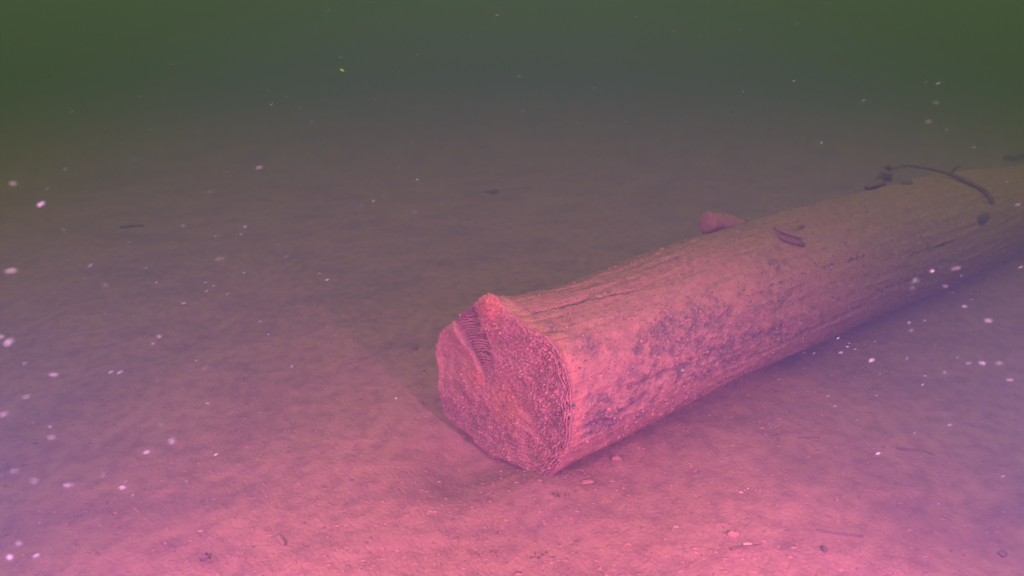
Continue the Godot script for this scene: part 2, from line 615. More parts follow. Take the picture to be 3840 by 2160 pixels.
	# growth rings standing as steps in the band across the face
	for i in 30:
		var along_it := -0.028 + 0.0063 * i + rng.randf_range(-0.0012, 0.0012)
		var half := lerpf(0.045, 0.026, clampf(along_it / 0.15, 0.0, 1.0))
		var path := []
		var wide := []
		var from := -0.98 + pow(rng.randf(), 2.0) * 0.7
		var to := 1.05 - pow(rng.randf(), 1.5) * 0.8
		for n in 9:
			var f := lerpf(from, to, n / 8.0)
			var q := Vector2(-0.130, 0.184) + Vector2(0.524, -0.852) * (along_it - 0.007 * (1.0 - f * f) + 0.0018 * fine.get_noise_2d(n * 0.6, i * 4.0)) + (Vector2(0.955, 0.296) * f * half * 1.04 + Vector2(0.852, 0.524) * 0.006 * sin(along_it * 20.0))
			path.append(face_point(q, -0.0056 + 0.0020 * (1.0 - f * f) + broad.get_noise_2d(q.x * 120.0, q.y * 120.0) * 0.007))
			wide.append(0.0017 * (0.35 + 0.5 * sin(PI * n / 8.0) + 0.5 * absf(fine.get_noise_2d(n * 0.9, i * 9.0 + 5.0))))
		if face_point_inside(path[4]): put("growth_ring", tube(path, wide, 7, 0.5, i * 2.0), M.ring, face)

	for i in 5:
		ring_arc(face, 0.975 - 0.036 * i, Vector2(0.10, 0.20) if i < 3 else Vector2(0.15, 0.14), Vector2(0.12, -0.12), 0.0019, i * 3.0)
	for i in 7:
		ring_arc(face, 0.90 - 0.075 * i, Vector2(0.155, -0.06), Vector2(0.02, -0.14), 0.0018, 60.0 + i * 3.0)

	# broken limb on the far side of the trunk
	var stub_path := curve([Vector3(0.745, 0.335, -0.10), Vector3(0.71, 0.360, -0.115), Vector3(0.67, 0.374, -0.125), Vector3(0.618, 0.384, -0.13)], 14)
	put("branch_stub", tube(stub_path, [0.040, 0.039, 0.038, 0.036, 0.036, 0.034, 0.035, 0.033, 0.034, 0.032, 0.033, 0.031, 0.032, 0.029], 22, 0.28, 3.0), M.stub, bark)
	# flakes of bark lifting on the upper side
	flake(bark, Vector3(0.705, 0.385, 0.075), Vector3(0.045, 0.006, 0.009), Vector3(0.1, -0.75, -0.35), M.stub, 5.0)
	flake(bark, Vector3(0.69, 0.372, 0.098), Vector3(0.036, 0.007, 0.011), Vector3(0.3, -0.85, -0.3), M.dark_bark, 9.0)
	flake(bark, Vector3(0.80, 0.385, 0.060), Vector3(0.030, 0.004, 0.005), Vector3(0.1, 0.25, -0.1), M.dark_bark, 12.0)
	flake(bark, Vector3(1.50, 0.40, -0.08), Vector3(0.09, 0.012, 0.02), Vector3(0.0, 0.1, 0.05), M.dark_bark, 15.0)
	# knots
	put_at("knot", lump(Vector3(0.045, 0.032, 0.018), 31.0, 0.4, 9, 14), M.dark_wood, bark, Vector3(1.75, 0.285, 0.188), Vector3(0.5, 0, 0))
	put_at("knot", lump(Vector3(0.028, 0.020, 0.016), 37.0, 0.4, 9, 14), M.dark_bark, bark, Vector3(1.60, 0.400, -0.02), Vector3(1.2, 0, 0))
	# loose fibres under the lower edge
	for i in 16:
		var x := rng.randf_range(-0.05, 0.5)
		var a := rng.randf_range(-0.75, -0.5)
		var b := body_point(x, a)
		var p := Vector3(x, b.x, b.y)
		var far := p + Vector3(rng.randf_range(-0.015, 0.015), -rng.randf_range(0.006, 0.022), rng.randf_range(0.0, 0.016))
		put("fibre", tube([p - Vector3(0, 0, 0.006), p, p.lerp(far, 0.5) + Vector3(0.003, 0.002, 0.002), far], [0.0012, 0.0012, 0.0009, 0.0004], 5, 0.2, i), M.stub, bark)


func ring_arc(face: Node3D, rho: float, from: Vector2, to: Vector2, thick: float, seed_at: float) -> void:
	# one growth ring standing proud along part of the outline
	var a := 0
	var b := 0
	for j in AROUND:
		if rim[j].distance_squared_to(from) < rim[a].distance_squared_to(from): a = j
		if rim[j].distance_squared_to(to) < rim[b].distance_squared_to(to): b = j
	if b < a: b += AROUND
	var path := []
	var wide := []
	var n := 26
	for i in n:
		var q := rim[int(lerpf(a, b, i / (n - 1.0))) % AROUND].lerp(rim[(int(lerpf(a, b, i / (n - 1.0))) + 6) % AROUND], 0.5) * (rho + 0.006 * fine.get_noise_2d(i * 0.35, seed_at))
		path.append(face_point(q, face_relief(q, rho) + 0.0008))
		wide.append(thick * (0.25 + 0.9 * absf(fine.get_noise_2d(i * 0.8, seed_at + 40.0)) + 0.35 * sin(PI * i / (n - 1.0))))
	put("growth_ring", tube(path, wide, 6, 0.4, seed_at), M.ring, face)


func face_point_inside(p: Vector3) -> bool:
	# whether a point of the face lies inside its outline
	var d := p - PITH
	return Geometry2D.is_point_in_polygon(Vector2(d.dot(FACE_U), d.y), PackedVector2Array(rim))


func crumb_at(p: Vector3, out: Vector3, s: float) -> Transform3D:
	var b := Basis.from_euler(Vector3(rng.randf() * TAU, rng.randf() * TAU, rng.randf() * TAU)).scaled(Vector3(s * rng.randf_range(0.9, 1.9), s, s * rng.randf_range(0.7, 1.1)))
	return Transform3D(b, p + out * s * 0.3)


func scatter(called: String, where: Array[Transform3D], tints: Array[Color], parent: Node) -> void:
	# crumbs too small to tell apart, as one part of what they cling to
	var mm := MultiMesh.new()
	mm.transform_format = MultiMesh.TRANSFORM_3D
	mm.use_colors = true
	mm.mesh = lump(Vector3(1, 0.7, 1), 4.0, 0.6, 5, 6)
	mm.instance_count = where.size()
	for i in where.size():
		mm.set_instance_transform(i, where[i])
		mm.set_instance_color(i, tints[i])
	var o := MultiMeshInstance3D.new()
	o.name = called
	o.multimesh = mm
	o.material_override = M.grit
	parent.add_child(o, true)
	o.set_meta("kind", "stuff")


func put_at(called: String, mesh: Mesh, mat: Material, parent: Node, at: Vector3, turn := Vector3.ZERO) -> MeshInstance3D:
	var o := put(called, mesh, mat, parent)
	o.position = at
	o.rotation = turn
	return o


func flake(parent: Node, at: Vector3, size: Vector3, turn: Vector3, mat: Material, seed_at: float) -> void:
	put_at("bark_flake", lump(size, seed_at, 0.5, 7, 12), mat, parent, at, turn)


# ---------------------------------------------------------------- what lies about

func twig(called: String, label: String, points: Array, thick: float, mat: Material, thin := 0.4, category := "twig", group := "") -> Node3D:
	var base: Vector3 = points[0]
	var o := thing(called, label, category, base, group)
	var moved := []
	for p in points: moved.append(p - base)
	var n := 7 + 3 * points.size()
	put("stem", tube(curve(moved, n), taper(n, thick, thick * thin), 9, 0.4, base.x * 9.0), mat, o)
	return o


func on_bed(x: float, z: float, up := 0.0) -> Vector3:
	return Vector3(x, bed(x, z) + up, z)


func litter() -> void:
	# the bent branch that arches over the trunk
	var br := twig("fallen_branch", "thin dark bent branch draped over the far part of the log", [Vector3(1.77, 0.325, -2.235), Vector3(1.755, 0.362, -2.265), Vector3(1.70, 0.394, -2.30), Vector3(1.66, 0.414, -2.33), Vector3(1.62, 0.424, -2.39), Vector3(1.545, 0.432, -2.42), Vector3(1.47, 0.430, -2.38), Vector3(1.42, 0.432, -2.33)], 0.0100, M.dark_bark, 0.3, "branch")
	var b0 := br.position
	put("side_shoot", tube([Vector3(1.655, 0.41, -2.33) - b0, Vector3(1.665, 0.435, -2.33) - b0, Vector3(1.685, 0.447, -2.33) - b0], [0.006, 0.005, 0.003], 6, 0.3, 2.0), M.dark_wood, br)
	put("bud", lump(Vector3(0.014, 0.012, 0.012), 8.0, 0.4), M.dark_wood, br).position = Vector3(1.412, 0.440, -2.325) - b0
	var k := put("dark_clump", lump(Vector3(0.026, 0.019, 0.02), 14.0, 0.5, 9, 14), M.dark_bark)
	k.position = Vector3(1.395, 0.415, -2.30)
	tag(k, "small dark rounded clump perched on the log under the branch tip", "clump")
	twig("sunken_branch", "dim dark branch lying far off on the silt behind the log", [on_bed(4.15, -5.20, 0.02), on_bed(4.5, -5.42, 0.05), on_bed(5.2, -5.8, 0.05), on_bed(6.0, -6.1, 0.03)], 0.045, M.stub, 0.8, "branch")

	twig("dark_twig", "short wavy dark twig on the open silt beyond the log's shaded side", [on_bed(0.885, -1.195, 0.003), on_bed(0.91, -1.185, 0.004), on_bed(0.93, -1.183, 0.004), on_bed(0.955, -1.170, 0.002)], 0.0024, M.dark_bark)
	twig("dark_twig", "long faint twig half sunk in the nearest silt, off the log's shaded side", [on_bed(0.575, -0.924, 0.001), on_bed(0.61, -0.914, 0.002), on_bed(0.655, -0.911, 0.003)], 0.0020, M.dark_bark, 1.2)
	twig("dark_twig", "faint half-buried twig, the one closest to the log's shadow", [on_bed(0.59, -1.262, 0.001), on_bed(0.61, -1.256, 0.003), on_bed(0.645, -1.252, 0.001)], 0.0030, M.dark_bark)
	twig("dark_twig", "faint flat twig end to end with the half-buried one near the log's shadow", [on_bed(0.68, -1.243, 0.001), on_bed(0.71, -1.243, 0.003), on_bed(0.735, -1.242, 0.001)], 0.0026, M.dark_bark)
	twig("dark_twig", "lone dark sliver on the distant silt across from the log's sawn end", [on_bed(-2.02, -3.08, 0.004), on_bed(-1.98, -3.11, 0.008), on_bed(-1.93, -3.14, 0.004)], 0.010, M.dark_bark)
	twig("dark_twig", "curled dark twig on the silt just in front of the orange pebble", [on_bed(0.395, -0.872, 0.002), on_bed(0.42, -0.876, 0.004), on_bed(0.455, -0.884, 0.002)], 0.0022, M.dark_bark)

	var bits := [
		["dark_scrap", "dark scrap of debris, the farther of two side by side far behind the sawn end", -0.147, -3.896, Vector3(0.028, 0.010, 0.014)],
		["dark_scrap", "dark pointed scrap, the nearer of two side by side far behind the sawn end", -0.112, -3.87, Vector3(0.030, 0.016, 0.014)],
		["dark_scrap", "single dark scrap in the log's shadow next to its sawn end", -0.292, -1.676, Vector3(0.012, 0.005, 0.006)],
		["dark_scrap", "upright dark flake on the nearest silt, on the far side from the log", -0.549, -0.858, Vector3(0.008, 0.010, 0.005)],
		["dark_scrap", "small dark chip on the nearest silt, outermost on the log's side", 0.893, -0.876, Vector3(0.009, 0.004, 0.006)],
		["dark_scrap", "small dark chip below the long faint twig", 0.564, -0.873, Vector3(0.009, 0.003, 0.004)],
		["dark_scrap", "thin dark crust on the silt near the upright dark flake", -0.43, -0.905, Vector3(0.020, 0.003, 0.005)],
		["dark_scrap", "dark crumbly patch in the silt under the tip of the sawn end", 0.16, -1.075, Vector3(0.014, 0.005, 0.008)],
	]
	var n := 0
	for b in bits:
		var o := put(b[0], lump(b[4], 40.0 + n * 3.0, 0.7, 7, 11), M.clod if n in [6, 7] else M.dark_bark)
		o.position = on_bed(b[2], b[3], b[4].y * 0.5)
		o.rotation = Vector3(0.1, n * 0.9 if n > 3 else 0.2, 0.15)
		tag(o, b[1], "debris", "dark scraps on the silt")
		n += 1
	var peb := [
		["orange rounded pebble half sunk in the nearest silt", 0.43, -0.884, 0.0062, M.pale],
		["pinkish pebble a hand's breadth behind the orange one", 0.413, -0.913, 0.0090, M.crumb],
		["pale oblong clod of silt in the log's shadow beside the tip of the sawn end", 0.236, -1.164, 0.010, M.clod],
	]
	for p in peb:
		var o := put("pebble", lump(Vector3(1.4, 0.7, 0.8) * p[3], 70.0 + n, 0.4, 8, 12), p[4])
		o.position = on_bed(p[1], p[2], p[3] * 0.25)
		tag(o, p[0], "pebble", "pebbles on the silt")
		n += 1
	# sprouting tufts
	for q in [[0.103, -1.018, 5, 0.016, "tiny V-shaped tuft of dark sprouts in the silt in front of the sawn end", M.dark_bark], [-0.045, -0.880, 8, 0.015, "sparse row of short sprouts on the nearest silt, the wider of two tufts", M.crumb], [0.052, -0.874, 5, 0.011, "short stubby tuft of sprouts on the nearest silt, the smaller of two", M.dark_bark]]:
		var o := thing("sprout_tuft", q[4], "plant", on_bed(q[0], q[1]), "sprout tufts in the silt")
		for i in q[2]:
			var x: float = (i - q[2] * 0.5) * 0.008 + rng.randf_range(-0.003, 0.003)
			var lean := rng.randf_range(-0.6, 0.6)
			var h: float = q[3] * rng.randf_range(0.6, 1.0)
			var z := rng.randf_range(-0.006, 0.006)
			put("sprout", tube([Vector3(x, -0.004, z), Vector3(x + lean * h * 0.4, h * 0.5, z), Vector3(x + lean * h, h, z + 0.003)], [0.0016, 0.0013, 0.0006], 5, 0.3, i), q[5], o)
	# string of pale shell grit
	var grit := thing("shell_fragments", "broken line of pale shell bits on the silt off the log's shaded side", "shell", on_bed(0.485, -1.042))
	for i in 8:
		var x := -0.024 + 0.0068 * i + rng.randf_range(-0.003, 0.003)
		var z := 0.004 * sin(i * 0.9) + rng.randf_range(-0.004, 0.004)
		put("fragment", lump(Vector3(0.0026, 0.0013, 0.0017) * rng.randf_range(0.5, 1.5), 90.0 + i, 0.6, 6, 8), M.pale, grit).position = Vector3(x, bed(0.485 + x, -1.042 + z) - grit.position.y + 0.001, z)
	# crumbs with names of their own cling to the far bed as stuff; the rest is in silt_crumbs


# ---------------------------------------------------------------- what drifts in the water

func speck_mesh(i: int) -> ArrayMesh:
	return lump(Vector3(0.5, 0.17 + 0.05 * (i % 3), 0.26), 120.0 + i * 7.0, 0.45, 6, 9)


func drift(rows: Array, label: String, group: String, own := {}) -> void:
	# rows of x, y, z in metres, width in millimetres, paleness
	for i in rows.size() / 5:
		var s: float = rows[i * 5 + 3] * 0.00078
		var b: float = rows[i * 5 + 4]
		var level := clampi(int(b * 5.0), 0, 4)
		var o := put("drifting_speck", M.speck_shapes[(i * 7 + level) % 6], M.speck_looks[level])
		o.position = Vector3(rows[i * 5], rows[i * 5 + 1], rows[i * 5 + 2])
		o.rotation = Vector3(rng.randf_range(-0.4, 0.4), rng.randf_range(-0.5, 0.5), rng.randf_range(-0.1, 0.55))
		o.scale = Vector3(1.15, 0.75, 1.0) * s
		tag(o, own.get(i, label), "speck", group)


func specks() -> void:
	M.speck_shapes = []
	for i in 6: M.speck_shapes.append(speck_mesh(i))
	M.speck_looks = []
	for i in 5:
		var m := StandardMaterial3D.new()
		var w: float = [0.36, 0.40, 0.44, 0.48, 0.62][i]
		m.albedo_color = Color(w * 0.96, w * 0.93, w, [0.20, 0.26, 0.31, 0.38, 0.62][i])
		m.roughness = 0.8
		m.transparency = BaseMaterial3D.TRANSPARENCY_ALPHA
		M.speck_looks.append(m)
	drift([
		-0.230,0.925,-1.130,7.9,0.35,
		-0.186,0.888,-0.683,8.0,0.20,
		-0.026,0.908,-1.173,6.9,0.90,
		-0.250,0.900,-1.269,7.5,0.30,
		-0.086,0.883,-1.440,7.7,0.30,
		-0.102,0.908,-2.189,7.8,0.35,
		-0.229,0.842,-0.881,6.4,0.25,
		-0.255,0.807,-1.474,8.1,0.30,
		-0.404,0.794,-1.191,8.0,0.30,
		-0.215,0.817,-0.571,5.6,0.30,
		-0.410,0.772,-1.170,7.2,0.30,
		-0.390,0.769,-1.042,7.1,0.75,
		-0.312,0.762,-1.531,6.6,0.35,
		-0.283,0.758,-1.335,6.6,0.30,
		-0.145,0.766,-1.426,6.1,0.45,
		-0.227,0.755,-1.195,6.7,0.30,
		-0.362,0.730,-1.153,7.9,0.30,
		-0.116,0.663,-1.607,5.0,0.40,
		-0.184,0.695,-1.154,6.6,0.50,
		-0.172,0.844,-1.203,6.5,0.25,
		-0.239,0.790,-0.723,7.2,0.20,
		-0.322,0.838,-0.622,5.6,0.35,
		-0.320,0.813,-0.556,6.2,0.40,
		-0.328,0.803,-0.579,5.7,0.25,
		-0.661,0.765,-0.961,7.8,0.40,
		-0.746,0.711,-1.164,7.3,0.35,
		-0.631,0.702,-1.131,7.9,0.30,
		-0.574,0.734,-1.004,7.6,0.20,
		-0.359,0.832,-0.505,6.8,0.15,
	], "small dim speck drifting in the green water high above the open silt", "specks in the green water", {2: "lone white speck highest in the green water, straight above the sawn end", 0: "faint middling speck drifting a little way above the yellow-green leaf scrap", 1: "barely visible large speck drifting a little way above the yellow-green leaf scrap", 3: "faint small speck drifting a little way above the yellow-green leaf scrap", 4: "faint small speck drifting just below the lone white speck", 5: "faint tiny speck drifting just below the lone white speck", 6: "barely visible middling speck drifting just above the yellow-green leaf scrap", 7: "faint small speck drifting off to one side of the yellow-green leaf scrap", 8: "faint small speck drifting well above the round pinkish-white speck", 9: "faint middling speck drifting a little way above the round pinkish-white speck", 10: "faint small speck drifting a little way above the round pinkish-white speck", 11: "bright small speck drifting a little way above the round pinkish-white speck", 12: "faint tiny speck drifting beside the yellow-green leaf scrap", 13: "faint small speck drifting a little way below the yellow-green leaf scrap", 14: "pale tiny speck drifting off to one side of the yellow-green leaf scrap", 15: "faint small speck drifting well above the two dark scraps", 16: "faint small speck drifting well above the round pink speck", 17: "faint tiny speck drifting a little way above the two dark scraps", 18: "pale small speck drifting well above the two dark scraps", 19: "barely visible small speck drifting off to one side of the yellow-green leaf scrap", 20: "barely visible middling speck drifting a little way below the yellow-green leaf scrap", 21: "faint middling speck drifting off to one side of the yellow-green leaf scrap", 22: "faint large speck drifting well above the lone dark sliver", 23: "barely visible middling speck drifting well above the lone dark sliver", 24: "faint middling speck drifting well above the brightest yellow-white speck", 25: "faint small speck drifting well above the lone dark sliver", 26: "faint small speck drifting off to one side of the round pinkish-white speck", 27: "barely visible middling speck drifting off to one side of the round pinkish-white speck", 28: "barely visible large speck drifting well above the brightest yellow-white speck"})
	drift([
		0.209,0.904,-1.134,8.0,0.20,
		0.408,0.911,-1.394,6.6,0.30,
		0.499,0.893,-1.462,7.8,0.60,
		0.143,0.860,-0.503,6.0,0.40,
		0.184,0.871,-0.756,5.4,0.25,
		0.044,0.855,-1.432,7.7,0.35,
		0.151,0.842,-1.199,5.8,0.30,
		0.010,0.818,-0.875,7.5,0.30,
		0.092,0.811,-0.726,5.8,0.30,
		0.342,0.794,-0.956,5.3,0.55,
		0.325,0.703,-1.794,6.7,0.80,
		0.013,0.782,-0.781,5.3,0.50,
		0.101,0.710,-1.419,6.2,0.50,
		0.192,0.738,-1.083,6.1,0.45,
		0.190,0.714,-1.205,6.8,0.40,
		0.323,0.766,-0.941,5.3,0.35,
		0.108,0.739,-1.057,5.3,0.40,
		0.511,0.685,-1.296,6.5,0.75,
		0.626,0.612,-1.877,7.1,0.45,
		0.243,0.710,-1.043,6.6,0.40,
		0.121,0.665,-2.124,7.9,0.35,
		0.156,0.761,-1.493,4.6,0.35,
		0.436,0.695,-1.647,7.2,0.25,
		0.233,0.771,-1.332,7.4,0.25,
		0.451,0.912,-0.965,6.2,0.50,
		0.324,0.892,-0.640,5.6,0.40,
		0.305,0.877,-0.719,6.0,0.40,
		0.763,0.899,-1.321,7.8,0.35,
		0.666,0.887,-0.983,7.6,0.35,
		0.361,0.814,-0.834,5.1,0.90,
		0.505,0.814,-0.770,6.6,0.80,
		0.420,0.795,-0.769,6.2,0.60,
		0.404,0.804,-0.613,8.3,0.40,
		0.385,0.789,-0.588,7.3,0.40,
		0.778,0.684,-1.838,5.7,0.50,
		0.651,0.740,-0.948,6.5,0.60,
		0.875,0.718,-1.129,7.8,0.45,
		0.707,0.651,-1.731,7.6,0.50,
		0.419,0.734,-0.851,7.0,0.60,
		0.336,0.806,-0.420,5.3,0.30,
		0.396,0.822,-0.622,5.3,0.20,
		0.539,0.904,-1.228,5.8,0.30,
		0.559,0.741,-0.759,5.8,0.40,
		0.991,0.566,-1.697,7.6,0.70,
		0.699,0.679,-0.935,7.2,0.50,
		0.650,0.690,-0.807,6.3,0.45,
	], "small dim speck drifting in the murky water above the log's far part", "specks above the far part of the log", {29: "bright cream speck, brightest above the broken limb of the log", 30: "thin slanting pale sliver high above the bent branch", 2: "small pale speck in the green water straight above the broken limb", 0: "barely visible middling speck drifting off to one side of the lone white speck", 1: "faint small speck drifting well above the bright cream speck", 3: "faint large speck drifting off to one side of the bright cream speck", 4: "barely visible middling speck drifting off to one side of the bright cream speck", 5: "faint small speck drifting a little way below the lone white speck", 6: "faint small speck drifting off to one side of the lone white speck", 7: "faint middling speck drifting a little way below the lone white speck", 8: "faint middling speck drifting well below the lone white speck", 9: "pale small speck drifting off to one side of the bright cream speck", 10: "brilliant tiny speck drifting off to one side of the bright cream speck", 11: "pale small speck drifting well below the lone white speck", 12: "pale tiny speck drifting well above the two dark scraps", 13: "pale small speck drifting well above the log's broken limb", 14: "faint small speck drifting off to one side of the two dark scraps", 15: "faint small speck drifting off to one side of the bright cream speck", 16: "faint small speck drifting well below the lone white speck", 17: "bright small speck drifting a little way below the bright cream speck", 18: "pale tiny speck drifting a little way above the log's broken limb", 19: "faint small speck drifting well above the log's broken limb", 20: "faint tiny speck drifting well above the two dark scraps", 21: "faint tiny speck drifting well below the lone white speck", 22: "barely visible tiny speck drifting well above the log's broken limb", 23: "barely visible small speck drifting off to one side of the bright cream speck", 24: "pale small speck drifting a little way above the bright cream speck", 25: "faint middling speck drifting well above the bright cream speck", 26: "faint middling speck drifting a little way above the bright cream speck", 27: "faint small speck drifting a little way above the thin slanting sliver", 28: "faint middling speck drifting a little way above the thin slanting sliver", 31: "bright middling speck drifting off to one side of the bright cream speck", 32: "faint large speck drifting just below the thin slanting sliver", 33: "faint large speck drifting a little way below the thin slanting sliver", 34: "pale tiny speck drifting just below the bright cream speck", 35: "bright small speck drifting a little way above the arched branch", 36: "pale small speck drifting a little way above the arched branch", 37: "pale tiny speck drifting a little way below the bright cream speck", 38: "bright middling speck drifting a little way below the bright cream speck", 39: "faint large speck drifting off to one side of the thin slanting sliver", 40: "barely visible middling speck drifting close beside the thin slanting sliver", 41: "faint small speck drifting a little way above the bright cream speck", 42: "faint middling speck drifting a little way above the arched branch", 43: "bright tiny speck drifting off to one side of the arched branch", 44: "pale middling speck drifting close beside the arched branch", 45: "pale middling speck drifting a little way above the dark knot near the arched branch"})
	drift([
		-0.387,0.754,-0.477,8.0,0.90,
		-0.435,0.718,-0.561,9.6,1.00,
		-0.484,0.716,-0.638,7.5,0.30,
		-0.443,0.741,-0.614,7.9,0.25,
		-0.285,0.773,-0.470,7.2,0.35,
		-0.550,0.644,-1.161,7.5,0.20,
		-0.506,0.650,-1.098,7.8,0.55,
		-0.287,0.725,-0.581,6.0,0.50,
		-0.306,0.698,-0.558,5.9,0.40,
		-0.330,0.647,-0.740,7.4,0.40,
		-0.397,0.599,-0.873,7.0,0.30,
		-0.374,0.632,-0.750,8.0,0.35,
		-0.221,0.730,-0.393,7.4,0.40,
		-0.412,0.658,-0.638,5.1,0.50,
		-0.295,0.654,-0.593,10.4,0.35,
		-0.684,0.431,-1.301,7.9,0.30,
		-0.499,0.613,-0.693,8.0,0.30,
		-0.439,0.607,-0.700,7.6,0.35,
		-0.390,0.690,-0.455,8.1,0.80,
		-0.331,0.672,-0.471,5.2,0.60,
		-0.505,0.543,-0.822,7.3,0.50,
		-0.427,0.520,-0.927,7.0,0.50,
		-0.462,0.524,-0.873,7.8,0.50,
		-0.396,0.559,-0.766,6.9,0.40,
		-0.429,0.535,-0.809,6.7,0.60,
		-0.385,0.543,-0.778,7.5,0.35,
		-0.417,0.551,-0.726,7.6,0.45,
		-0.589,0.631,-0.785,7.8,0.20,
	], "soft pale speck drifting over the distant silt across from the sawn end", "specks over the distant silt", {0: "orange-white elongated speck at the very edge of view, above the brightest one", 1: "brightest yellow-white elongated speck over the distant silt", 18: "pale elongated speck at the edge of view, below the brightest yellow-white one", 12: "large dim slanting flake over the distant silt", 2: "faint large speck drifting just above the brightest yellow-white speck", 3: "barely visible large speck drifting a little way above the brightest yellow-white speck", 4: "faint large speck drifting a little way above the lone dark sliver", 5: "barely visible small speck drifting beside the round pinkish-white speck", 6: "pale small speck drifting close beside the round pinkish-white speck", 7: "pale middling speck drifting off to one side of the round pinkish-white speck", 8: "faint middling speck drifting off to one side of the lone dark sliver", 9: "faint middling speck drifting a little way below the round pinkish-white speck", 10: "faint middling speck drifting off to one side of the round pink speck", 11: "faint middling speck drifting off to one side of the brightest yellow-white speck", 13: "pale middling speck drifting just below the lone dark sliver", 14: "faint large speck drifting off to one side of the lone dark sliver", 15: "faint small speck drifting off to one side of the lone dark sliver", 16: "faint middling speck drifting a little way below the lone dark sliver", 17: "faint middling speck drifting well below the brightest yellow-white speck", 19: "bright middling speck drifting a little way below the lone dark sliver", 20: "pale middling speck drifting a little way below the lone dark sliver", 21: "pale small speck drifting off to one side of the round pink speck", 22: "pale middling speck drifting off to one side of the round pink speck", 23: "faint middling speck drifting well below the lone dark sliver", 24: "bright middling speck drifting off to one side of the round pink speck", 25: "faint middling speck drifting well below the round pinkish-white speck", 26: "pale middling speck drifting well below the lone dark sliver", 27: "barely visible middling speck drifting just below the brightest yellow-white speck"})
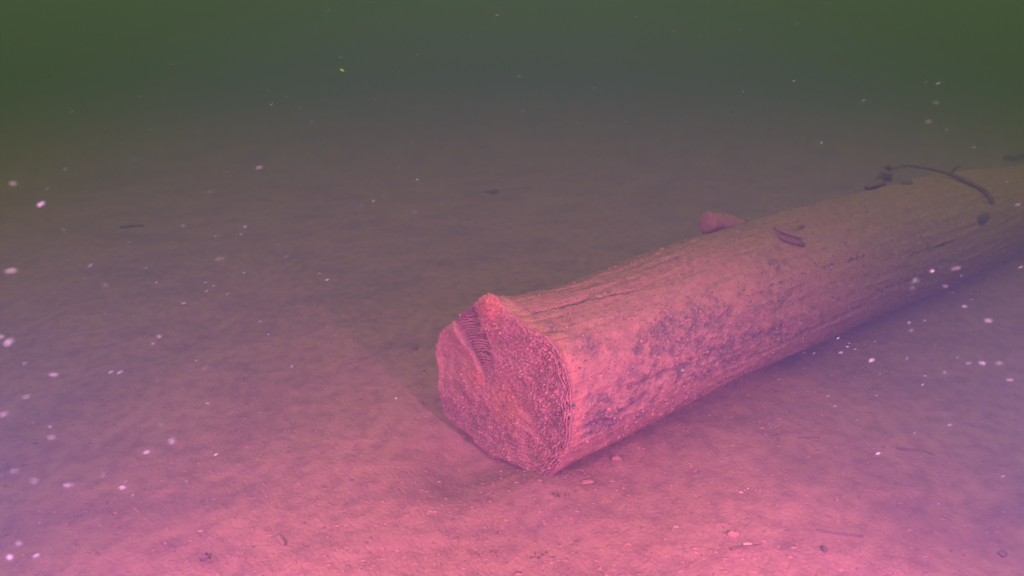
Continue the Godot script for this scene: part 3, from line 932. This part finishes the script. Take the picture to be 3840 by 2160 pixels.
	drift([
		-0.739,0.470,-0.859,7.9,0.50,
		-0.624,0.474,-0.868,7.3,0.40,
		-0.337,0.668,-0.374,8.5,0.90,
		-0.478,0.600,-0.524,6.0,0.60,
		-0.264,0.659,-0.401,6.3,0.45,
		-0.348,0.587,-0.552,5.5,0.65,
		-0.448,0.509,-0.695,6.0,0.40,
		-0.574,0.507,-0.647,7.5,0.40,
		-0.442,0.558,-0.527,10.0,0.55,
		-0.500,0.476,-0.682,7.9,0.40,
		-0.443,0.511,-0.618,8.1,0.50,
		-0.641,0.345,-0.919,6.0,0.30,
		-0.524,0.370,-0.915,7.9,0.50,
		-0.264,0.595,-0.473,5.8,0.75,
		-0.260,0.624,-0.399,5.8,0.30,
		-0.383,0.595,-0.425,5.7,0.45,
		-0.382,0.595,-0.400,7.8,0.55,
		-0.483,0.483,-0.551,5.8,0.45,
		-0.348,0.577,-0.396,6.6,0.45,
		-0.272,0.579,-0.410,5.6,0.55,
		-0.236,0.597,-0.363,6.6,1.00,
		-0.443,0.371,-0.779,8.1,0.50,
		-0.396,0.393,-0.798,7.0,0.35,
		-0.477,0.407,-0.813,6.5,0.35,
		-0.296,0.563,-0.369,5.2,0.45,
		-0.522,0.307,-0.685,6.4,0.45,
		-0.375,0.457,-0.487,7.3,0.70,
		-0.426,0.384,-0.565,5.4,0.60,
		-0.415,0.338,-0.647,6.1,0.60,
		-0.405,0.480,-0.462,10.2,0.35,
		-0.389,0.543,-0.400,6.9,0.35,
		-0.327,0.575,-0.348,8.2,0.25,
		-0.377,0.463,-0.535,7.8,0.70,
		-0.418,0.318,-0.730,7.3,0.80,
		-0.621,0.271,-0.647,6.8,0.40,
		-0.372,0.503,-0.366,6.6,0.35,
		-0.441,0.413,-0.446,7.4,0.50,
		-0.477,0.401,-0.456,10.6,0.40,
		-0.399,0.175,-0.711,5.8,0.75,
		-0.408,0.148,-0.758,5.6,0.70,
		-0.255,0.111,-0.750,4.3,0.70,
		-0.626,0.068,-0.835,6.8,0.40,
		-0.422,0.283,-0.671,7.5,0.35,
		-0.448,0.171,-0.992,6.8,0.55,
		-0.507,0.121,-0.719,6.0,0.40,
		-0.415,0.434,-0.930,7.2,0.50,
		-0.323,0.499,-0.743,5.8,0.70,
		-0.278,0.478,-0.693,6.5,0.70,
	], "soft pinkish speck drifting low over the near silt across from the sawn end", "specks low over the near silt", {2: "large rosy elongated speck low at the very edge of view", 20: "biggest bright pink-white speck low over the near silt", 13: "round pale pink speck high above the biggest pink-white one", 0: "pale middling speck drifting just above the large rosy speck", 1: "faint middling speck drifting off to one side of the large rosy speck", 3: "bright middling speck drifting close beside the large rosy speck", 4: "pale large speck drifting well below the lone dark sliver", 5: "bright middling speck drifting well above the biggest pink-white speck", 6: "faint middling speck drifting well above the biggest pink-white speck", 7: "faint middling speck drifting just below the large rosy speck", 8: "pale large speck drifting a little way below the large rosy speck", 9: "faint middling speck drifting well above the upright dark flake", 10: "pale large speck drifting a little way above the biggest pink-white speck", 11: "faint small speck drifting a little way above the biggest pink-white speck", 12: "pale middling speck drifting a little way above the biggest pink-white speck", 14: "faint large speck drifting a little way above the biggest pink-white speck", 15: "pale large speck drifting off to one side of the biggest pink-white speck", 16: "pale large speck drifting well below the brightest yellow-white speck", 17: "pale middling speck drifting well below the large rosy speck", 18: "pale large speck drifting well below the large rosy speck", 19: "pale large speck drifting just above the biggest pink-white speck", 21: "pale middling speck drifting well above the upright dark flake", 22: "faint middling speck drifting well below the round pink speck", 23: "faint small speck drifting well above the upright dark flake", 24: "pale large speck drifting well above the upright dark flake", 25: "pale middling speck drifting a little way below the biggest pink-white speck", 26: "bright large speck drifting a little way below the biggest pink-white speck", 27: "bright middling speck drifting a little way below the biggest pink-white speck", 28: "bright middling speck drifting a little way above the upright dark flake", 29: "faint large speck drifting off to one side of the biggest pink-white speck", 30: "faint large speck drifting well below the large rosy speck", 31: "barely visible large speck drifting well below the large rosy speck", 32: "bright large speck drifting close beside the biggest pink-white speck", 33: "brilliant middling speck drifting beside the biggest pink-white speck", 34: "faint middling speck drifting off to one side of the upright dark flake", 35: "faint large speck drifting off to one side of the upright dark flake", 36: "pale large speck drifting off to one side of the upright dark flake", 37: "faint large speck drifting well below the biggest pink-white speck", 38: "bright small speck drifting beside the upright dark flake", 39: "bright small speck drifting off to one side of the upright dark flake", 40: "bright tiny speck drifting off to one side of the upright dark flake", 41: "faint small speck drifting off to one side of the upright dark flake", 42: "faint middling speck drifting a little way above the upright dark flake", 43: "pale small speck drifting off to one side of the biggest pink-white speck", 44: "faint small speck drifting close beside the upright dark flake", 45: "pale small speck drifting a little way below the round pink speck", 46: "bright small speck drifting a little way below the round pink speck", 47: "bright middling speck drifting well below the round pink speck"})
	drift([
		-0.235,0.749,-0.577,6.7,1.00,
		-0.491,0.599,-1.246,8.1,0.40,
		-0.158,0.700,-1.007,6.4,0.35,
		-0.200,0.657,-1.105,6.4,0.40,
		-0.190,0.609,-1.236,6.4,0.90,
		-0.216,0.541,-2.070,7.9,0.30,
		-0.322,0.571,-1.385,7.2,0.30,
		-0.195,0.644,-0.922,6.6,0.55,
		-0.195,0.653,-0.856,6.2,0.65,
		-0.187,0.670,-0.755,5.9,0.30,
		-0.127,0.653,-0.792,7.3,0.30,
		-0.197,0.649,-0.930,6.1,0.30,
		-0.034,0.748,-0.722,5.5,0.35,
		-0.027,0.562,-1.441,7.5,0.40,
		-0.233,0.651,-0.609,5.4,0.55,
		-0.317,0.508,-0.958,7.9,0.65,
		-0.332,0.466,-1.042,7.9,0.90,
		-0.543,0.404,-1.303,8.0,0.45,
		-0.449,0.569,-1.110,5.9,0.40,
		-0.063,0.564,-1.073,6.4,0.35,
		-0.004,0.507,-1.243,6.6,0.35,
		-0.004,0.513,-1.138,5.3,0.35,
		-0.239,0.494,-1.009,5.5,0.35,
		-0.144,0.558,-0.808,5.5,0.35,
		-0.314,0.607,-0.795,5.3,0.25,
		-0.349,0.558,-1.218,6.4,0.35,
		-0.110,0.385,-1.567,7.3,0.35,
		-0.322,0.598,-1.099,7.2,0.25,
		-0.261,0.486,-0.796,7.3,0.40,
		-0.417,0.261,-1.265,7.2,0.35,
		-0.252,0.329,-0.870,5.1,0.60,
		-0.290,0.187,-1.095,6.5,0.50,
		-0.170,0.375,-0.787,5.2,0.85,
		-0.319,0.193,-0.999,6.8,0.50,
		-0.248,0.154,-1.052,7.9,0.50,
		-0.095,0.449,-0.588,5.8,0.55,
		-0.119,0.682,-0.394,8.3,0.25,
		-0.247,0.170,-1.213,3.5,0.60,
		-0.244,0.145,-1.121,4.2,0.50,
		0.041,0.535,-1.512,7.8,0.40,
		0.148,0.452,-1.676,6.6,0.60,
		0.420,0.446,-1.722,5.6,0.60,
		0.310,0.383,-1.665,6.6,0.60,
		0.305,0.604,-1.349,5.2,0.30,
	], "small pale speck drifting behind the log, above the shaded silt beyond the sawn end", "specks behind the log", {0: "bright round pinkish-white speck alone in the grey water far from the log", 4: "tiny sharp white rectangle of a speck in the grey water behind the log", 16: "bright round pink speck beyond the shadow of the sawn end", 32: "tiny white slanting speck just outside the sawn end's shadow", 1: "faint small speck drifting just below the round pinkish-white speck", 2: "faint small speck drifting well below the yellow-green leaf scrap", 3: "faint small speck drifting well above the lone dark scrap", 5: "faint tiny speck drifting well above the sawn end's peak", 6: "faint small speck well above the round pink speck, towards the two dark scraps", 7: "pale small speck drifting off to one side of the two dark scraps", 8: "bright small speck drifting well above the round pink speck", 9: "faint middling speck drifting a little way above the round pink speck", 10: "faint middling speck drifting off to one side of the two dark scraps", 11: "faint small speck well above the round pink speck, towards the yellow-green leaf scrap", 12: "faint middling speck drifting a little way above the two dark scraps", 13: "faint small speck drifting just above the two dark scraps", 14: "pale middling speck drifting beside the round pink speck", 15: "bright middling speck drifting just above the round pink speck", 17: "pale small speck drifting well below the round pinkish-white speck", 18: "faint small speck drifting a little way below the round pinkish-white speck", 19: "faint small speck drifting just below the two dark scraps", 20: "faint small speck drifting a little way below the two dark scraps", 21: "faint tiny speck drifting a little way below the two dark scraps", 22: "faint small speck drifting beside the round pink speck", 23: "faint small speck drifting a little way above the lone dark scrap", 24: "barely visible small speck drifting a little way above the round pink speck", 25: "faint small speck drifting a little way above the round pink speck", 26: "faint tiny speck drifting a little way above the sawn end's peak", 27: "barely visible small speck drifting off to one side of the round pinkish-white speck", 28: "faint middling speck drifting a little way below the round pink speck", 29: "faint small speck drifting a little way below the round pink speck", 30: "bright small speck drifting a little way below the lone dark scrap", 31: "pale small speck drifting a little way below the lone dark scrap", 33: "pale small speck drifting well below the lone dark scrap", 34: "pale small speck drifting off to one side of the sawn face", 35: "pale middling speck drifting a little way below the lone dark scrap", 36: "barely visible large speck drifting just below the round pink speck", 37: "bright tiny speck drifting just below the lone dark scrap", 38: "pale tiny speck drifting a little way below the lone dark scrap", 39: "faint small speck drifting beside the two dark scraps", 40: "bright tiny speck drifting off to one side of the two dark scraps", 41: "bright tiny speck drifting off to one side of the log's broken limb", 42: "bright tiny speck drifting well above the near bark", 43: "faint tiny speck drifting a little way above the log's broken limb"})
	drift([
		0.297,0.692,-0.427,5.9,1.00,
		0.450,0.630,-0.624,5.1,0.80,
		0.701,0.572,-0.805,7.7,0.90,
		0.414,0.661,-0.544,8.9,0.40,
		0.414,0.640,-0.552,6.8,0.50,
		0.345,0.659,-0.497,5.8,0.40,
		0.674,0.533,-0.918,7.5,0.35,
		0.662,0.541,-0.856,7.0,0.40,
		0.766,0.458,-0.999,6.2,0.50,
		0.501,0.586,-0.631,6.2,0.50,
		0.764,0.464,-0.952,7.9,0.45,
		0.901,0.407,-1.096,6.8,0.60,
		0.418,0.629,-0.496,9.1,0.70,
		0.423,0.580,-0.601,5.5,0.60,
		0.528,0.528,-0.723,6.1,0.40,
		1.016,0.252,-1.340,7.5,0.50,
		0.409,0.583,-0.575,5.7,0.35,
		0.596,0.360,-1.021,8.0,0.80,
		0.592,0.371,-0.977,7.0,0.75,
		0.588,0.366,-0.974,6.3,0.80,
		0.559,0.397,-0.903,5.8,0.70,
		0.433,0.479,-0.729,7.9,0.50,
		0.578,0.418,-0.888,7.0,0.50,
		0.913,0.194,-1.419,6.0,0.55,
		0.773,0.239,-1.300,6.5,0.50,
		0.439,0.440,-0.804,5.8,0.70,
		0.707,0.169,-1.338,7.7,0.70,
		0.351,0.568,-0.538,5.8,0.80,
		0.552,0.289,-1.035,6.0,0.70,
		0.766,0.123,-1.344,6.8,0.60,
		0.734,0.120,-1.303,6.7,0.60,
		0.524,0.248,-1.069,7.0,0.60,
		0.468,0.560,-0.547,7.1,0.60,
		0.411,0.604,-0.464,5.4,0.60,
		0.561,0.492,-0.675,7.8,0.35,
		0.632,0.444,-0.783,5.1,0.50,
		0.617,0.397,-0.814,7.1,0.60,
		0.437,0.547,-0.552,5.6,0.50,
		0.543,0.515,-0.593,7.8,0.50,
		0.666,0.305,-0.988,7.2,0.45,
		0.789,0.170,-1.221,7.1,0.45,
		0.529,0.516,-0.968,6.6,0.60,
		0.580,0.454,-1.299,7.8,0.60,
		0.655,0.490,-1.005,7.6,0.35,
		0.837,0.496,-1.088,7.4,0.35,
		1.127,0.371,-1.419,6.7,0.35,
		0.479,0.502,-0.669,5.3,0.35,
		0.597,0.397,-0.788,6.9,0.75,
		0.656,0.271,-0.968,7.9,0.60,
		0.536,0.314,-0.823,6.2,0.55,
		0.525,0.431,-0.633,5.7,0.65,
		0.637,0.286,-0.830,5.7,0.75,
		0.525,0.311,-0.742,8.0,1.00,
		0.710,0.122,-1.017,7.8,0.60,
		0.644,0.174,-0.920,5.7,0.50,
		0.705,0.280,-0.731,6.8,0.60,
		0.525,0.211,-0.789,6.2,0.50,
		0.700,0.156,-0.820,5.2,0.80,
		0.478,0.126,-0.965,5.2,0.70,
		0.517,0.149,-1.063,4.8,0.80,
		0.343,0.246,-0.858,6.5,0.50,
		0.581,0.145,-1.143,5.1,0.60,
		0.395,0.445,-0.653,5.3,0.50,
		0.524,0.316,-0.892,7.9,0.40,
		0.611,0.148,-0.712,5.9,0.50,
		0.425,0.113,-0.794,3.9,0.70,
		0.337,0.086,-0.926,4.4,0.90,
	], "pale speck drifting over the shaded side of the log and the silt beside it", "specks beside the log's shaded side", {0: "brightest white speck in front of the log's dark shaded side", 2: "bright speck over the log's shaded side at the very edge of view", 52: "bright elongated white speck above the silt near the wavy dark twig", 66: "tiny white speck over the silt off the tip of the sawn end", 12: "wide pale speck low over the silt in the log's deepest shadow", 1: "brilliant middling speck drifting close beside the brightest speck by the log", 3: "faint large speck drifting beside the brightest speck by the log", 4: "pale large speck drifting close beside the brightest speck by the log", 5: "faint middling speck drifting just below the brightest speck by the log", 6: "faint middling speck drifting close beside the brightest speck by the log", 7: "faint middling speck drifting beside the brightest speck by the log", 8: "pale small speck drifting beside the brightest speck by the log", 9: "pale middling speck drifting off to one side of the brightest speck by the log", 10: "pale middling speck drifting a little way below the dark knot near the arched branch", 11: "bright small speck drifting a little way below the dark knot near the arched branch", 13: "bright middling speck drifting a little way below the brightest speck by the log", 14: "faint middling speck drifting a little way below the brightest speck by the log", 15: "pale small speck drifting a little way below the brightest speck by the log", 16: "faint middling speck drifting off to one side of the trunk's shaded underside", 17: "brilliant small speck drifting just below the trunk's shaded underside", 18: "bright small speck drifting just below the trunk's shaded underside", 19: "brilliant small speck drifting a little way below the middle of the trunk", 20: "bright small speck drifting well below the brightest speck by the log", 21: "pale middling speck drifting just below the trunk's shaded underside", 22: "pale small speck drifting just below the trunk's shaded underside", 23: "pale tiny speck drifting close beside the trunk's shaded underside", 24: "pale tiny speck drifting just below the trunk's shaded underside", 25: "bright small speck drifting a little way below the trunk's shaded underside", 26: "bright small speck drifting a little way below the middle of the trunk", 27: "brilliant middling speck drifting a little way below the trunk's shaded underside", 28: "bright small speck drifting a little way above the half-buried twig", 29: "bright tiny speck drifting a little way below the trunk's shaded underside", 30: "bright tiny speck drifting a little way above the half-buried twig", 31: "bright small speck drifting well below the trunk's shaded underside", 32: "bright large speck drifting well below the dark knot near the arched branch", 33: "bright middling speck drifting well below the dark knot near the arched branch", 34: "faint middling speck drifting well below the brightest speck by the log", 35: "pale small speck drifting well below the brightest speck by the log", 36: "bright middling speck drifting a little way above the wavy dark twig", 37: "pale middling speck drifting a little way above the wavy dark twig", 38: "pale large speck drifting well above the wavy dark twig", 39: "pale small speck drifting a little way below the trunk's shaded underside", 40: "pale small speck drifting well above the wavy dark twig", 41: "bright small speck drifting a little way below the lifted bark flakes", 42: "bright small speck drifting close beside the lifted bark flakes", 43: "faint small speck drifting close beside the brightest speck by the log", 44: "faint small speck drifting a little way below the dark knot near the arched branch", 45: "faint tiny speck drifting a little way below the dark knot near the arched branch", 46: "faint small speck drifting a little way below the brightest speck by the log", 47: "bright middling speck drifting well below the brightest speck by the log", 48: "bright small speck drifting a little way above the wavy dark twig", 49: "pale small speck drifting off to one side of the wavy dark twig", 50: "bright middling speck drifting off to one side of the half-buried twig", 51: "bright small speck drifting just above the wavy dark twig", 53: "bright small speck drifting beside the wavy dark twig", 54: "pale small speck drifting beside the wavy dark twig", 55: "bright middling speck drifting off to one side of the wavy dark twig", 56: "pale small speck drifting off to one side of the shell fragments", 57: "brilliant small speck drifting a little way below the wavy dark twig", 58: "bright tiny speck drifting just below the half-buried twig", 59: "brilliant tiny speck drifting just above the half-buried twig", 60: "pale small speck drifting off to one side of the half-buried twig", 61: "bright tiny speck drifting just above the half-buried twig", 62: "pale small speck drifting well below the middle of the trunk", 63: "faint middling speck drifting a little way above the half-buried twig", 64: "pale small speck drifting well below the wavy dark twig", 65: "bright tiny speck drifting a little way below the shell fragments"})
	drift([
		0.338,0.259,-1.083,7.9,1.00,
		0.236,0.275,-1.069,4.6,0.80,
		0.255,0.250,-0.989,3.7,0.90,
		0.139,0.256,-0.926,4.2,0.80,
		0.094,0.298,-0.863,3.9,0.90,
		-0.019,0.089,-1.120,6.8,0.90,
		-0.031,0.349,-1.088,4.6,0.90,
		-0.079,0.243,-1.220,5.2,0.70,
		0.074,0.375,-1.008,3.6,0.70,
		0.072,0.367,-0.967,4.2,0.80,
		0.408,0.320,-1.167,4.9,0.70,
		0.286,0.302,-1.099,3.9,0.70,
		0.353,0.303,-1.093,4.7,0.70,
		0.431,0.301,-1.125,4.8,0.70,
		0.315,0.346,-1.030,3.7,0.70,
		0.110,0.446,-1.000,4.2,0.80,
		0.201,0.063,-0.967,4.6,0.90,
		0.051,0.324,-0.950,3.5,0.70,
		-0.158,0.108,-1.459,6.3,0.70,
		0.524,0.388,-1.028,6.5,0.70,
		0.597,0.315,-1.213,5.1,0.60,
		0.612,0.347,-1.252,5.2,0.60,
		0.844,0.596,-1.076,7.8,0.70,
		0.522,0.702,-0.626,5.7,0.60,
		0.715,0.578,-1.016,5.4,0.40,
		0.662,0.442,-1.137,5.4,0.40,
	], "tiny bright glint hanging close in front of the log's bark or sawn face", "glints close in front of the log", {0: "brightest white glint in front of the bark of the log's near part", 5: "elongated white glint low in front of the sawn face", 1: "brilliant tiny speck drifting just below the near bark", 2: "brilliant tiny speck drifting a little way below the near bark", 3: "brilliant tiny speck drifting a little way above the tip of the sawn end", 4: "brilliant tiny speck drifting off to one side of the sawn face", 6: "brilliant tiny speck drifting a little way below the sawn end's peak", 7: "bright tiny speck drifting a little way above the sawn face", 8: "bright tiny speck drifting a little way below the sawn end's peak", 9: "brilliant tiny speck drifting a little way above the sawn face", 10: "bright tiny speck drifting off to one side of the middle of the trunk", 11: "bright tiny speck drifting close beside the near bark", 12: "bright tiny speck drifting off to one side of the near bark", 13: "bright tiny speck drifting a little way below the middle of the trunk", 14: "bright tiny speck drifting well below the log's broken limb", 15: "brilliant tiny speck drifting off to one side of the sawn end's peak", 16: "brilliant tiny speck drifting off to one side of the tip of the sawn end", 17: "bright tiny speck drifting beside the sawn face", 18: "bright tiny speck drifting beside the lone dark scrap", 19: "bright small speck drifting just below the middle of the trunk", 20: "bright tiny speck drifting just below the middle of the trunk", 21: "bright tiny speck drifting close beside the middle of the trunk", 22: "bright small speck drifting just above the dark knot near the arched branch", 23: "bright middling speck drifting beside the dark knot near the arched branch", 24: "faint small speck drifting a little way below the arched branch", 25: "faint tiny speck drifting a little way above the trunk's shaded underside"})
	var leaf := put("leaf_scrap", lump(Vector3(0.0032, 0.0015, 0.002), 200.0, 0.5, 6, 9), M.leaf)
	leaf.position = Vector3(-0.275, 0.821, -1.060)
	leaf.rotation = Vector3(0.5, 0.2, -0.4)
	tag(leaf, "bright yellow-green scrap of leaf drifting high in the green water", "leaf")
	# the finest motes, past counting
	var mm := MultiMesh.new()
	mm.transform_format = MultiMesh.TRANSFORM_3D
	mm.mesh = speck_mesh(9)
	mm.instance_count = 1400
	for i in 1400:
		var d := 0.4 + 2.6 * pow(rng.randf(), 0.8)
		var a := deg_to_rad(rng.randf_range(-48, 48))
		var y := rng.randf_range(0.05, 1.15)
		var s := rng.randf_range(0.0006, 0.0021) * (0.6 + 0.4 * d)
		mm.set_instance_transform(i, Transform3D(Basis.from_euler(Vector3(rng.randf(), rng.randf() * TAU, rng.randf_range(-0.3, 0.6))).scaled(Vector3.ONE * s), Vector3(sin(a) * d, y, -cos(a) * d)))
	var motes := MultiMeshInstance3D.new()
	motes.name = "fine_motes"
	motes.multimesh = mm
	motes.material_override = M.speck_looks[1]
	add_child(motes)
	tag(motes, "fine pale motes hanging everywhere in the water", "motes", "", "stuff")
